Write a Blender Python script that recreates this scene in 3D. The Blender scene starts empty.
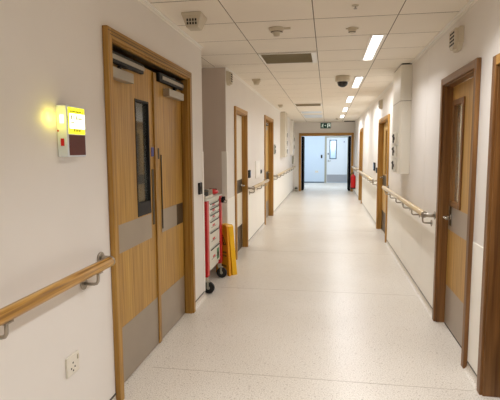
import bpy, bmesh, math, random
from mathutils import Vector, Matrix
random.seed(4)
C = bpy.context.scene.collection
XL, XR, H = -1.19, 0.935, 2.42      # corridor wall faces and ceiling height
YB, YE = -3.0, 16.6                 # back wall (behind the viewer) and end wall
WT = 0.14                           # wall thickness

# ------------------------------------------------------------------ materials
def new_mat(name):
    m = bpy.data.materials.new(name); m.use_nodes = True
    nt = m.node_tree; b = nt.nodes['Principled BSDF']
    return m, nt, b
def lin(c):
    return tuple((x/12.92 if x <= .04045 else ((x+.055)/1.055)**2.4) for x in c) + (1,)
def rgb(r, g, b): return lin((r/255, g/255, b/255))
def plain(name, col, rough=.5, metal=0., bump=0., bscale=200., var=.04, coat=0., emit=None, es=0.):
    m, nt, b = new_mat(name)
    b.inputs['Roughness'].default_value = rough; b.inputs['Metallic'].default_value = metal
    if coat: b.inputs['Coat Weight'].default_value = coat
    tc = nt.nodes.new('ShaderNodeTexCoord')
    n = nt.nodes.new('ShaderNodeTexNoise'); n.inputs['Scale'].default_value = 3.0; n.inputs['Detail'].default_value = 4
    nt.links.new(tc.outputs['Object'], n.inputs['Vector'])
    r = nt.nodes.new('ShaderNodeValToRGB')
    r.color_ramp.elements[0].position = .3; r.color_ramp.elements[1].position = .7
    r.color_ramp.elements[0].color = tuple(x*(1-var) for x in col[:3]) + (1,)
    r.color_ramp.elements[1].color = tuple(min(1, x*(1+var)) for x in col[:3]) + (1,)
    nt.links.new(n.outputs['Fac'], r.inputs['Fac']); nt.links.new(r.outputs['Color'], b.inputs['Base Color'])
    if bump:
        n2 = nt.nodes.new('ShaderNodeTexNoise'); n2.inputs['Scale'].default_value = bscale
        nt.links.new(tc.outputs['Object'], n2.inputs['Vector'])
        bp = nt.nodes.new('ShaderNodeBump'); bp.inputs['Strength'].default_value = bump; bp.inputs['Distance'].default_value = .002
        nt.links.new(n2.outputs['Fac'], bp.inputs['Height']); nt.links.new(bp.outputs['Normal'], b.inputs['Normal'])
    if emit:
        b.inputs['Emission Color'].default_value = emit; b.inputs['Emission Strength'].default_value = es
    return m
def wood(name, c1, c2, c3, axis='z', scale=1., rough=.42, ring=.0):
    m, nt, b = new_mat(name); b.inputs['Roughness'].default_value = rough
    L = nt.links.new
    tc = nt.nodes.new('ShaderNodeTexCoord'); mp = nt.nodes.new('ShaderNodeMapping')
    L(tc.outputs['Object'], mp.inputs['Vector'])
    s = [38*scale]*3; s['xyz'.index(axis)] = 1.3*scale; mp.inputs['Scale'].default_value = s
    n = nt.nodes.new('ShaderNodeTexNoise'); n.inputs['Scale'].default_value = 1.6; n.inputs['Detail'].default_value = 6; n.inputs['Distortion'].default_value = ring
    L(mp.outputs['Vector'], n.inputs['Vector'])
    r = nt.nodes.new('ShaderNodeValToRGB'); e = r.color_ramp.elements
    e[0].position = .3; e[0].color = c1; e[1].position = .72; e[1].color = c3
    k = e.new(.5); k.color = c2
    L(n.outputs['Fac'], r.inputs['Fac'])
    mp2 = nt.nodes.new('ShaderNodeMapping'); L(tc.outputs['Object'], mp2.inputs['Vector'])
    s = [3.2]*3; s['xyz'.index(axis)] = .25; mp2.inputs['Scale'].default_value = s
    n2 = nt.nodes.new('ShaderNodeTexNoise'); n2.inputs['Scale'].default_value = 1.5; L(mp2.outputs['Vector'], n2.inputs['Vector'])
    mx = nt.nodes.new('ShaderNodeMix'); mx.data_type = 'RGBA'; mx.blend_type = 'MULTIPLY'; mx.inputs['Factor'].default_value = .55
    r2 = nt.nodes.new('ShaderNodeValToRGB'); r2.color_ramp.elements[0].position = .3; r2.color_ramp.elements[0].color = (.6, .57, .52, 1); r2.color_ramp.elements[1].position = .7
    L(n2.outputs['Fac'], r2.inputs['Fac'])
    L(r.outputs['Color'], mx.inputs['A']); L(r2.outputs['Color'], mx.inputs['B']); L(mx.outputs['Result'], b.inputs['Base Color'])
    return m
def emitter(name, col, s):
    m, nt, b = new_mat(name)
    b.inputs['Base Color'].default_value = col; b.inputs['Emission Color'].default_value = col; b.inputs['Emission Strength'].default_value = s
    return m

M = {}
M['wall'] = plain('painted_wall', rgb(232, 227, 221), .55, bump=.10, bscale=90, var=.012)
M['recess'] = plain('shaded_wall_paint', rgb(208, 194, 182), .6, bump=.1, bscale=90, var=.02)  # wall paint darkened so the colour holds the recess shade
M['clad'] = plain('wall_cladding', rgb(250, 247, 239), .45, var=.012)
M['blue_wall'] = plain('pale_blue_wall', rgb(206, 222, 238), .5, var=.01)
M['tile'] = plain('ceiling_tile', rgb(241, 233, 219), .85, bump=.25, bscale=350, var=.015)
M['grid'] = plain('ceiling_grid', rgb(120, 106, 88), .8, var=.02)
M['trimw'] = plain('white_trim', rgb(244, 240, 232), .35, var=.01)
M['white'] = plain('white_plastic', rgb(228, 222, 208), .35, var=.015)
M['duct'] = plain('beige_duct_casing', rgb(216, 206, 188), .45, var=.015)
M['cream'] = plain('cream_plastic', rgb(205, 194, 172), .4, var=.02)
M['black'] = plain('black_plastic', rgb(16, 15, 16), .6, var=.05)
M['jet'] = plain('matt_black_door_edge', rgb(7, 7, 8), .9); M['jet'].node_tree.nodes['Principled BSDF'].inputs['Specular IOR Level'].default_value = .1
M['rubber'] = plain('black_rubber', rgb(20, 20, 20), .6, var=.05)
M['slot'] = plain('dark_slot', rgb(38, 32, 26), .7)
M['cap'] = plain('skirting_cap', rgb(84, 82, 78), .45)
M['steel'] = plain('brushed_steel', rgb(172, 163, 150), .36, metal=.75, bump=.05, bscale=400, var=.05)
M['plate'] = plain('satin_steel_plate', rgb(168, 156, 140), .42, metal=.55, bump=.04, bscale=300, var=.06)
M['plate_r'] = plain('pale_steel_plate', rgb(176, 164, 150), .42, metal=.45, var=.05)
M['coolplate'] = plain('cool_steel_plate', rgb(176, 184, 196), .3, metal=.7, var=.04)
M['dplate'] = plain('dull_bronze_plate', rgb(80, 66, 46), .4, metal=.6, var=.08)
M['chrome'] = plain('polished_steel', rgb(200, 196, 188), .2, metal=.9, var=.03)
M['silver'] = plain('silver_closer_cover', rgb(166, 158, 144), .35, metal=.45, var=.03)
M['red'] = plain('red_paint', rgb(196, 8, 14), .32, var=.05)
M['drawer'] = plain('trolley_drawer', rgb(222, 222, 210), .35, var=.02)
M['yellow'] = plain('yellow_plastic', rgb(250, 194, 10), .38, var=.04)
M['yellow_shaded'] = plain('shaded_yellow_plastic', rgb(232, 160, 14), .42, var=.05)  # same yellow, darkened in colour for the sign's shaded face
M['green'] = plain('green_sticker', rgb(30, 120, 70), .5)
M['exitgreen'] = plain('exit_sign_green', rgb(12, 66, 52), .4)
M['exitwhite'] = plain('exit_sign_white', rgb(225, 240, 232), .4, emit=rgb(225, 240, 232), es=.4)
M['maroon'] = plain('unlit_red_screen', rgb(96, 46, 40), .55, var=.06)
M['blue'] = plain('blue_badge', rgb(60, 66, 150), .4)
M['doorwhite'] = plain('white_door_paint', rgb(222, 230, 238), .4, var=.01)
M['creamleaf'] = plain('cream_door_laminate', rgb(238, 230, 212), .38, var=.03)
M['greyframe'] = plain('pale_grey_frame', rgb(168, 166, 150), .4, var=.02)
M['bluegrey'] = plain('blue_grey_frame', rgb(88, 106, 120), .4, var=.02)
M['brownbox'] = plain('brown_board', rgb(128, 88, 52), .6, var=.1)
M['weld'] = plain('floor_weld', rgb(176, 166, 150), .45, var=.02)
OAK = (rgb(160, 117, 46), rgb(188, 143, 62), rgb(206, 163, 80))
M['oak'] = wood('oak_veneer', *OAK)
M['oakframe'] = wood('oak_frame', rgb(146, 104, 38), rgb(172, 128, 54), rgb(194, 150, 74), scale=.8)
M['oakframe_y'] = wood('oak_frame_head', rgb(146, 104, 38), rgb(172, 128, 54), rgb(194, 150, 74), axis='y', scale=.8)
M['brown'] = wood('brown_frame', rgb(104, 66, 28), rgb(130, 88, 44), rgb(154, 110, 60), scale=.8)
M['brown_y'] = wood('brown_frame_head', rgb(104, 66, 28), rgb(130, 88, 44), rgb(154, 110, 60), axis='y', scale=.8)
M['oak_r'] = wood('warm_oak_veneer', rgb(172, 130, 62), rgb(196, 152, 80), rgb(212, 170, 98))
M['oak_l'] = wood('light_oak_veneer', rgb(190, 150, 84), rgb(212, 174, 104), rgb(226, 190, 124))
M['amber'] = wood('amber_frame', rgb(150, 104, 36), rgb(182, 134, 58), rgb(202, 156, 78), scale=.8)
M['amber_y'] = wood('amber_frame_head', rgb(150, 104, 36), rgb(182, 134, 58), rgb(202, 156, 78), axis='y', scale=.8)
M['amber_x'] = wood('amber_frame_cross', rgb(150, 104, 36), rgb(182, 134, 58), rgb(202, 156, 78), axis='x', scale=.8)
M['rail'] = wood('oak_handrail', rgb(124, 82, 20), rgb(198, 146, 58), rgb(236, 194, 112), axis='y', scale=.62, rough=.3, ring=1.2)
M['rail_pale'] = wood('pale_handrail', rgb(198, 170, 122), rgb(216, 192, 148), rgb(230, 210, 172), axis='y', scale=.7, rough=.3, ring=.6)
WARM = (1., .93, .80, 1)
M['lamp'] = emitter('lamp_diffuser', (1., .98, .96, 1), 4.2)
M['coollamp'] = emitter('cool_lamp_diffuser', (.80, .90, 1., 1), 5)
M['sun_yellow'] = emitter('lit_yellow_screen', (1., .93, .03, 1), 1.2)
M['lit_white'] = emitter('lit_white_screen', (1., 1., .70, 1), 2.2)
M['strobe'] = emitter('strobe_window', (1., .95, .25, 1), 5)
M['letter'] = plain('screen_lettering', rgb(90, 84, 14), .6, emit=rgb(150, 140, 20), es=.25)

def glass_mat():
    m, nt, b = new_mat('window_glass')
    b.inputs['Base Color'].default_value = (.55, .6, .58, 1); b.inputs['Roughness'].default_value = .03
    b.inputs['Transmission Weight'].default_value = .9; b.inputs['IOR'].default_value = 1.5
    return m
M['glass'] = glass_mat()
M['clearglass'] = glass_mat(); M['clearglass'].node_tree.nodes['Principled BSDF'].inputs['Base Color'].default_value = (.95, .98, 1, 1); M['clearglass'].node_tree.nodes['Principled BSDF'].inputs['Transmission Weight'].default_value = 1
def dome_mat():
    m, nt, b = new_mat('smoked_dome')
    b.inputs['Base Color'].default_value = (.012, .012, .014, 1); b.inputs['Roughness'].default_value = .08
    return m
M['dome'] = dome_mat()

def floor_mat():
    m, nt, b = new_mat('speckled_vinyl'); L = nt.links.new
    tc = nt.nodes.new('ShaderNodeTexCoord')
    base = rgb(220, 213, 202)
    n = nt.nodes.new('ShaderNodeTexNoise'); n.inputs['Scale'].default_value = 130; n.inputs['Detail'].default_value = 3; L(tc.outputs['Object'], n.inputs['Vector'])
    r = nt.nodes.new('ShaderNodeValToRGB'); e = r.color_ramp.elements
    e[0].position = .36; e[0].color = rgb(188, 179, 165); e[1].position = .62; e[1].color = rgb(232, 226, 216)
    k = e.new(.46); k.color = base
    L(n.outputs['Fac'], r.inputs['Fac'])
    v = nt.nodes.new('ShaderNodeTexVoronoi'); v.inputs['Scale'].default_value = 30; L(tc.outputs['Object'], v.inputs['Vector'])
    r2 = nt.nodes.new('ShaderNodeValToRGB'); e = r2.color_ramp.elements
    e[0].position = .11; e[0].color = (.62, .57, .52, 1); e[1].position = .20; e[1].color = (1, 1, 1, 1)
    L(v.outputs['Distance'], r2.inputs['Fac'])
    n3 = nt.nodes.new('ShaderNodeTexNoise'); n3.inputs['Scale'].default_value = 1.1; n3.inputs['Detail'].default_value = 5; L(tc.outputs['Object'], n3.inputs['Vector'])
    r3 = nt.nodes.new('ShaderNodeValToRGB'); r3.color_ramp.elements[0].position = .35; r3.color_ramp.elements[0].color = (.93, .92, .90, 1); r3.color_ramp.elements[1].position = .65
    L(n3.outputs['Fac'], r3.inputs['Fac'])
    a = nt.nodes.new('ShaderNodeMix'); a.data_type = 'RGBA'; a.blend_type = 'MULTIPLY'; a.inputs['Factor'].default_value = .8
    L(r.outputs['Color'], a.inputs['A']); L(r2.outputs['Color'], a.inputs['B'])
    c = nt.nodes.new('ShaderNodeMix'); c.data_type = 'RGBA'; c.blend_type = 'MULTIPLY'; c.inputs['Factor'].default_value = 1
    L(a.outputs['Result'], c.inputs['A']); L(r3.outputs['Color'], c.inputs['B']); L(c.outputs['Result'], b.inputs['Base Color'])
    b.inputs['Roughness'].default_value = .3; b.inputs['Specular IOR Level'].default_value = .5
    n4 = nt.nodes.new('ShaderNodeTexNoise'); n4.inputs['Scale'].default_value = 14; L(tc.outputs['Object'], n4.inputs['Vector'])
    mr = nt.nodes.new('ShaderNodeMapRange'); mr.inputs['To Min'].default_value = .27; mr.inputs['To Max'].default_value = .42
    L(n4.outputs['Fac'], mr.inputs['Value']); L(mr.outputs['Result'], b.inputs['Roughness'])
    return m
M['floor'] = floor_mat()

# ------------------------------------------------------------------ mesh helpers
class MB:
    def __init__(s): s.bm = bmesh.new()
    def merge(s, o):
        me = bpy.data.meshes.new('t'); o.to_mesh(me); o.free(); s.bm.from_mesh(me); bpy.data.meshes.remove(me); return s
    def box(s, x0, x1, y0, y1, z0, z1, bev=0.):
        o = bmesh.new()
        x0, x1 = sorted((x0, x1)); y0, y1 = sorted((y0, y1)); z0, z1 = sorted((z0, z1))
        bmesh.ops.create_cube(o, size=1, matrix=Matrix.Translation(((x0+x1)/2, (y0+y1)/2, (z0+z1)/2)) @ Matrix.Diagonal((x1-x0, y1-y0, z1-z0, 1)))
        if bev: bmesh.ops.bevel(o, geom=o.edges[:], offset=min(bev, .45*min(x1-x0, y1-y0, z1-z0)), segments=2, profile=.5, affect='EDGES')
        return s.merge(o)
    def cyl(s, p0, p1, r, r2=None, seg=20, bev=0.):
        p0, p1 = Vector(p0), Vector(p1); d = p1-p0; r2 = r if r2 is None else r2
        o = bmesh.new()
        mt = Matrix.Translation((p0+p1)/2) @ d.to_track_quat('Z', 'Y').to_matrix().to_4x4()
        bmesh.ops.create_cone(o, cap_ends=True, segments=seg, radius1=r, radius2=r2, depth=d.length, matrix=mt)
        if bev:
            ed = [e for e in o.edges if len(e.link_faces) == 2 and any(len(f.verts) > 4 for f in e.link_faces)]
            bmesh.ops.bevel(o, geom=ed, offset=bev, segments=2, profile=.5, affect='EDGES')
        for f in o.faces:
            if len(f.verts) <= 4: f.smooth = True
        return s.merge(o)
    def tube(s, pts, r, seg=12):
        pts = [Vector(p) for p in pts]; o = bmesh.new(); rings = []
        n = None
        for i, p in enumerate(pts):
            t = ((pts[min(i+1, len(pts)-1)]-p).normalized() + (p-pts[max(i-1, 0)]).normalized()).normalized()
            if n is None: n = t.orthogonal().normalized()
            n = (n - t*n.dot(t)).normalized(); b = t.cross(n)
            rings.append([o.verts.new(p + r*(math.cos(2*math.pi*k/seg)*n + math.sin(2*math.pi*k/seg)*b)) for k in range(seg)])
        for a, b in zip(rings, rings[1:]):
            for k in range(seg):
                f = o.faces.new((a[k], a[(k+1) % seg], b[(k+1) % seg], b[k])); f.smooth = True
        o.faces.new(rings[0][::-1]); o.faces.new(rings[-1])
        return s.merge(o)
    def lathe(s, prof, origin, axis=(0, 0, 1), seg=28):
        ax = Vector(axis).normalized(); n = ax.orthogonal().normalized(); b = ax.cross(n); O = Vector(origin); o = bmesh.new(); rings = []
        for r, h in prof:
            rings.append([o.verts.new(O + ax*h + max(r, 1e-4)*(math.cos(2*math.pi*k/seg)*n + math.sin(2*math.pi*k/seg)*b)) for k in range(seg)])
        for a, c in zip(rings, rings[1:]):
            for k in range(seg):
                f = o.faces.new((a[k], a[(k+1) % seg], c[(k+1) % seg], c[k])); f.smooth = True
        bmesh.ops.recalc_face_normals(o, faces=o.faces)
        return s.merge(o)
    def prism(s, poly, axis, a0, a1):
        """extrude a 2-D polygon along an axis (the polygon lies in the other two, cyclic order)"""
        o = bmesh.new()
        def P(u, v, a):
            return {'x': (a, u, v), 'y': (u, a, v), 'z': (u, v, a)}[axis]
        A = [o.verts.new(P(u, v, a0)) for u, v in poly]; B = [o.verts.new(P(u, v, a1)) for u, v in poly]
        o.faces.new(A); o.faces.new(B[::-1])
        for i in range(len(poly)):
            j = (i+1) % len(poly); o.faces.new((A[i], B[i], B[j], A[j]))
        bmesh.ops.recalc_face_normals(o, faces=o.faces)
        return s.merge(o)
    def build(s, name, mat, parent=None, org=None):
        if parent is not None and org is None: org = parent['_o']
        org = Vector(org) if org is not None else Vector((0, 0, 0))
        if parent is None: pass
        bmesh.ops.translate(s.bm, verts=s.bm.verts, vec=-org)
        me = bpy.data.meshes.new(name); s.bm.to_mesh(me); s.bm.free(); me.materials.append(mat)
        o = bpy.data.objects.new(name, me); C.objects.link(o)
        if parent is not None: o.parent = parent; o['_o'] = list(org)
        else: o.location = org
        return o

def thing(name, label, cat, loc, group=None, kind=None):
    o = bpy.data.objects.new(name, None); C.objects.link(o); o.location = loc; o['_o'] = list(loc)
    o.empty_display_size = .05
    tag(o, label, cat, group, kind); return o
def tag(o, label, cat, group=None, kind=None):
    o['label'] = label; o['category'] = cat
    if group: o['group'] = group
    if kind: o['kind'] = kind
    return o
def struct(name, mb, mat, label, cat, org=None):
    return tag(mb.build(name, mat, None, org), label, cat, kind='structure')
def copy_tree(o, parent=None):
    c = o.copy(); C.objects.link(c)
    if parent is not None: c.parent = parent
    for ch in list(o.children): copy_tree(ch, c)
    return c

class Side:
    """helper for one corridor wall: n = distance out of the wall into the corridor"""
    def __init__(s, right): s.r = right
    def X(s, n): return XR-n if s.r else XL+n
    def box(s, mb, n0, n1, y0, y1, z0, z1, bev=0.):
        return mb.box(s.X(n0), s.X(n1), y0, y1, z0, z1, bev)
    def p(s, n, y, z): return (s.X(n), y, z)
    @property
    def ax(s): return (-1, 0, 0) if s.r else (1, 0, 0)
LS, RS = Side(False), Side(True)

# ------------------------------------------------------------------ room shell
struct('floor', MB().box(-2.4, 2.4, YB-.2, 21.1, -.1, 0), M['floor'], 'cream speckled vinyl floor running the length of the corridor', 'floor')
seam = MB()
for y in (.98, 2.85, 4.72, 6.58, 8.45, 10.3):
    seam.box(XL+.05, XR-.05, y-.0025, y+.0025, 0, .0006)
struct('trim_4', seam, M['weld'], 'thin grey weld seams across the speckled vinyl floor', 'floor seam')

# doors as openings: outer architrave y0,y1, top
D = {1: (LS, 2.39, 3.955, 2.115, .055), 2: (LS, 5.95, 6.87, 2.02, .06), 3: (LS, 8.88, 10.25, 2.12, .06),
     4: (RS, 3.14, 4.07, 2.015, .055), 5: (RS, 1.84, 2.86, 1.965, .055), 6: (RS, 7.40, 8.80, 1.99, .06), 7: (RS, 12.75, 13.78, 2.03, .06)}
def wall_with_holes(side, a, b, holes):
    mb = MB(); y = a
    for (h0, h1, zt) in holes:
        side.box(mb, -WT, 0, y, h0, 0, H); side.box(mb, -WT, 0, h0, h1, zt, H); y = h1
    side.box(mb, -WT, 0, y, b, 0, H); return mb
def hole(k, g=.03):
    s, y0, y1, t, w = D[k]; return (y0+g, y1-g, t-g)
RC0, RC1, RX = 4.40, 5.46, -2.05      # recess
struct('wall_left', wall_with_holes(LS, YB, RC0, [hole(1)]), M['wall'], 'warm white painted corridor wall on the near left side', 'wall')
struct('wall_left_far', wall_with_holes(LS, RC1+.0, YE, [hole(2), hole(3)]), M['wall'], 'white corridor wall beyond the trolley recess', 'wall')
struct('wall_right', wall_with_holes(RS, YB, YE, [hole(5), hole(4), hole(6), hole(7)]), M['wall'], 'pale painted corridor wall on the right side', 'wall')
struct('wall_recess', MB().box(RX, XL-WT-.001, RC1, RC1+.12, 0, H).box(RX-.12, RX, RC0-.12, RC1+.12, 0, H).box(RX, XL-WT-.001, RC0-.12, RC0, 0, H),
       M['recess'], 'shade-darkened walls of the recess behind the trolley', 'wall')
struct('wall_recess_return', MB().box(XL-WT, XL-.0005, RC1-.002, RC1, 0, H), M['recess'], 'shade-darkened end of the recess facing the corridor entrance', 'wall')
struct('wall_back', MB().box(-2.4, 2.4, YB-.14, YB, 0, H), M['wall'], 'white wall closing the near end of the corridor', 'wall')
OX0, OX1, OT = -.985, .90, 2.04
struct('wall_end', MB().box(-2.3, OX0+.03, YE, YE+.12, 0, H+.2).box(OX1-.03, 2.3, YE, YE+.12, 0, H+.2).box(OX0+.03, OX1-.03, YE, YE+.12, OT-.03, H+.2),
       M['wall'], 'white end wall around the wide framed opening', 'wall')
struct('wall_beyond', MB().box(-2.4, -.06, 20.9, 21.04, 0, 2.62).box(.90, 2.4, 20.9, 21.04, 0, 2.62).box(-.06, .90, 20.9, 21.04, 1.99, 2.62).box(-2.4, -2.3, YE, 21.04, 0, 2.62).box(2.3, 2.4, YE, 21.04, 0, 2.62),
       M['blue_wall'], 'pale blue walls of the bright lobby beyond the opening', 'wall')
struct('ceiling_beyond', MB().box(-2.4, 2.4, YE+.121, 21.04, 2.62, 2.7), M['tile'], 'white ceiling of the lobby beyond the opening', 'ceiling')
struct('baseboard_beyond', MB().box(-2.3, -.10, 20.885, 20.9, 0, .05).box(.93, 2.3, 20.885, 20.9, 0, .05), M['bluegrey'], 'blue grey skirting in the lobby beyond', 'baseboard')

# suspended ceiling: individual lay-in tiles in one mesh over a backing coloured dark for the shaded gaps
PY, Y0 = .5715, 4.185
xs = [RX, -1.31, -.71, -.11, .495, XR]
SKIP = set()
def row_of(y): return round((y-Y0)/PY)
tile = MB()
k0, k1 = math.ceil((YB-Y0)/PY)-1, math.ceil((YE-Y0)/PY)
G, GY = .0035, .0065
for k in range(k0, k1):
    ya, yb = max(YB, Y0+k*PY), min(YE, Y0+(k+1)*PY)
    for i in range(5):
        xa, xb = xs[i], xs[i+1]
        if i == 0:
            if yb < RC0 or ya > RC1: continue
            tile.box(xa, XL-.12-G, max(ya, RC0)+GY, min(yb, RC1)-GY, H, H+.012); continue
        if i == 1: xa = max(xa, XL) if (yb <= RC0 or ya >= RC1) else -1.31
        if i == 1 and not (yb <= RC0 or ya >= RC1):
            tile.box(XL+.0, xb-G, ya+GY, yb-GY, H, H+.012)
            tile.box(-1.31+G, XL, max(ya, RC0)+GY, min(yb, RC1)-GY, H, H+.012); continue
        tile.box(xa+G, xb-G, ya+GY, yb-GY, H, H+.012)
ceil = struct('ceiling', tile, M['tile'], 'off white suspended ceiling of rectangular lay-in tiles', 'ceiling')
bk = MB().box(RX-.1, XR+.1, YB, YE, H+.0012, H+.05).build('grid', M['grid'], None); bk.parent = ceil
tr = MB()
for s, segs in ((LS, [(YB, RC0), (RC1, YE)]), (RS, [(YB, YE)])):
    for a, b in segs:
        s.box(tr, 0, .026, a, b, H-.006, H-.0001); s.box(tr, 0, .005, a, b, H-.026, H-.0061)
tr.box(XL-.7, XL+.01, RC1-.02, RC1-.003, H-.004, H-.0001)
struct('trim_1', tr, M['trimw'], 'slim white edge trim where ceiling meets walls', 'trim')

# coved skirting with dark cap, broken at doors
def baseboard(name, side, spans, label):
    mb = MB(); cap = MB()
    for a, b in spans:
        prof = [(side.X(0), .0)] + [(side.X(.035-.032*math.sin(t)), .035-.035*math.cos(t)) for t in [i*math.pi/2/6 for i in range(7)]] + [(side.X(.003), .052), (side.X(0), .052)]
        mb.prism(prof, 'y', a, b); side.box(cap, 0, .006, a, b, .052, .060)
    o = struct(name, mb, M['floor'], label, 'baseboard'); c = cap.build('cap_strip', M['cap'], None); c.parent = o; c['label'] = 'dark grey cap strip'
baseboard('baseboard_left', LS, [(YB, 2.39), (3.955, RC0)], 'coved vinyl skirting along the near left wall')
baseboard('baseboard_left_far', LS, [(RC1, 5.95), (6.87, 8.88), (10.25, YE)], 'coved vinyl skirting along the far left wall')
baseboard('baseboard_right', RS, [(YB, 1.84), (2.86, 3.14), (4.07, 7.40), (8.80, 12.75), (13.78, YE)], 'coved vinyl skirting along the right wall')
# lower wall cladding sheets with joints
def cladding(name, side, spans, label, joints):
    mb = MB()
    for a, b in spans:
        cuts = [a] + [j for j in joints if a < j < b] + [b]
        for u, v in zip(cuts, cuts[1:]): side.box(mb, 0, .004, u+.002, v-.002, .0605, .86, .0015)
    return struct(name, mb, M['clad'], label, 'wall cladding')
cladding('trim_2', RS, [(YB, 1.84), (2.86, 3.14), (4.07, 7.40), (8.80, 12.75), (13.78, YE)], 'cream cladding sheets below the handrail on the right wall', [-1, 0.4, 4.75, 5.95, 7.15, 9.6, 10.8, 12])
cladding('trim_3', LS, [(RC1+.03, 5.95), (6.87, 8.88), (10.25, YE)], 'cream cladding sheets on the far left wall', [7.8, 11.2, 12.4, 13.6, 14.8, 16])
jt = MB(); 
for y in (4.75, 6.9, 11.2): RS.box(jt, 0, .0012, y-.003, y+.003, .865, H-.02)
struct('trim_5', jt, M['trimw'], 'vertical joint beads on the upper right wall', 'trim')
# corner guards
cg = MB(); LS.box(cg, 0, .006, RC0-.045, RC0, .06, 1.44); cg.box(XL-.05, XL+.004, RC0, RC0+.004, .06, 1.44)
struct('trim_6', cg, M['trimw'], 'white plastic corner guard beside the trolley', 'corner guard')
cg = MB(); LS.box(cg, 0, .009, RC1, RC1+.05, .06, 1.44); cg.box(XL-.055, XL+.004, RC1-.007, RC1-.003, .06, 1.44)
struct('trim_7', cg, M['trimw'], 'cream corner guard on the far recess corner', 'corner guard')

# ------------------------------------------------------------------ doors
def frame_parts(root, side, y0, y1, top, w, arch, depth, mats, stop=True):
    mv, mh = mats
    j = MB()
    for s, a, b in ((1, y0, y0+w), (-1, y1-w, y1)):
        side.box(j, 0.0005, arch, a, b, 0, top-w*0, .004)
        inner = b if s == 1 else a
        side.box(j, -depth-.05, .004, inner-(.028 if s == 1 else 0), inner+(0 if s == 1 else .028), 0, top-.01)
        # rebate step
        side.box(j, -depth+.002, arch*.45, inner-(.0 if s == 1 else .012), inner+(.012 if s == 1 else 0), 0, top-w-.001, .002)
    j.build('door_jamb', mv, root)
    hd = MB()
    side.box(hd, 0.0005, arch-.001, y0+w, y1-w, top-w, top, .004)
    side.box(hd, -depth-.05, .004, y0+w, y1-w, top-w, top-w+.028)
    side.box(hd, -depth+.002, arch*.45, y0+w+.012, y1-w-.012, top-w-.012, top-w, .002)
    hd.build('frame_head', mh, root)
def leaf_box(side, n, y0, y1, z0, z1, T=.044, win=None):
    mb = MB()
    if not win: side.box(mb, n-T, n, y0, y1, z0, z1, .002); return mb
    a, b, c, d = win
    side.box(mb, n-T, n, y0, a, z0, z1); side.box(mb, n-T, n, b, y1, z0, z1)
    side.box(mb, n-T, n, a, b, z0, c); side.box(mb, n-T, n, a, b, d, z1)
    return mb
def vision(leaf, side, n, win, bead, bw=.014, T=.044, proud=.006):
    a, b, c, d = win; mb = MB()
    for q in ((a-bw, a+.006, c-bw, d+bw), (b-.006, b+bw, c-bw, d+bw), (a, b, c-bw, c+.006), (a, b, d-.006, d+bw)):
        side.box(mb, n-T-.004, n+proud, q[0], q[1], q[2], q[3], .002)
    f = mb.build('glazing_bead', bead, leaf)
    g = MB(); side.box(g, n-T*.62, n-T*.38, a, b, c, d); g.build('vision_glass', M['glass'], leaf)
    return f
def plate(leaf, name, side, n, y0, y1, z0, z1, mat, t=.0015):
    mb = MB(); side.box(mb, n, n+t, y0, y1, z0, z1, .0005)
    k = 0
    return mb.build(name, mat, leaf)
def lever(leaf, side, n, y, z, d, name='lever_handle'):
    mb = MB()
    mb.cyl(side.p(n, y, z), side.p(n+.008, y, z), .026, seg=24)
    mb.tube([side.p(n+.005, y, z), side.p(n+.045, y, z), side.p(n+.052, y+d*.008, z), side.p(n+.054, y+d*.02, z), side.p(n+.054, y+d*.12, z)], .0095)
    return mb.build(name, M['chrome'], leaf)

# door 1: oak double door, near left
s, y0, y1, top, w = D[1]
d1 = thing('door_1', 'wide oak double door with steel kick plates in the near left wall', 'door', (XL, 3.14, 0), kind='structure')
frame_parts(d1, s, y0, y1, top, w, .032, .045, (M['oakframe'], M['oakframe_y']))
sl = MB()
s.box(sl, -.050, -.002, y0+w+.013, y1-w-.013, top-w-.0145, top-w-.0121)
s.box(sl, .0325, .0332, y0+.004, y1-.004, top-.022, top-.019); s.box(sl, .0325, .0332, y0+.03, y1-.03, top-.040, top-.036)  # these dark strips stand in for shade in the head's grooves
sl.build('seal_groove_lines', M['dplate'], d1)
n = -.045
win = (2.905, 3.125, 1.02, 1.78)
lf = leaf_box(s, n, y0+w+.012, 3.245, .008, 2.012, win=win).build('door_leaf', M['oak'], d1)
vision(lf, s, n, win, M['black'], .008, proud=.004)
b_ = MB(); s.box(b_, n-.03, n+.003, 2.905, 3.125, 1.02, 1.10); b_.build('lower_bead_panel', M['black'], lf)
plate(lf, 'push_plate', s, n, 2.43, 3.135, .83, 1.005, M['plate'])
plate(lf, 'kick_plate', s, n, 2.43, 3.225, .01, .365, M['plate'])
e = MB(); s.box(e, n, n+.012, 3.215, 3.262, .008, 2.005, .003); e.build('meeting_stile', M['oakframe'], lf)
e = MB(); s.box(e, n, n+.005, 3.160, 3.196, .92, 1.32, .002); e.build('finger_plate', M['dplate'], lf)
e = MB(); s.box(e, n, n+.005, 3.162, 3.208, 1.41, 1.475, .012); e.build('fire_door_badge', M['blue'], lf)
lf2 = leaf_box(s, n-.002, 3.266, y1-w-.012, .008, 2.012).build('door_leaf', M['oak'], d1)
plate(lf2, 'push_plate', s, n, 3.34, 3.70, .83, 1.005, M['plate'])
plate(lf2, 'push_plate', s, n, 3.705, 3.868, .83, 1.005, M['dplate'])
plate(lf2, 'kick_plate', s, n, 3.27, 3.868, .01, .355, M['plate'])
e = MB(); s.box(e, n, n+.007, 3.350, 3.364, .86, 1.42, .002); e.build('pull_strip', M['dplate'], lf2)
e = MB(); s.box(e, n, n+.004, 3.296, 3.32, 1.39, 1.47, .002); e.build('lock_escutcheon', M['dplate'], lf2)
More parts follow.
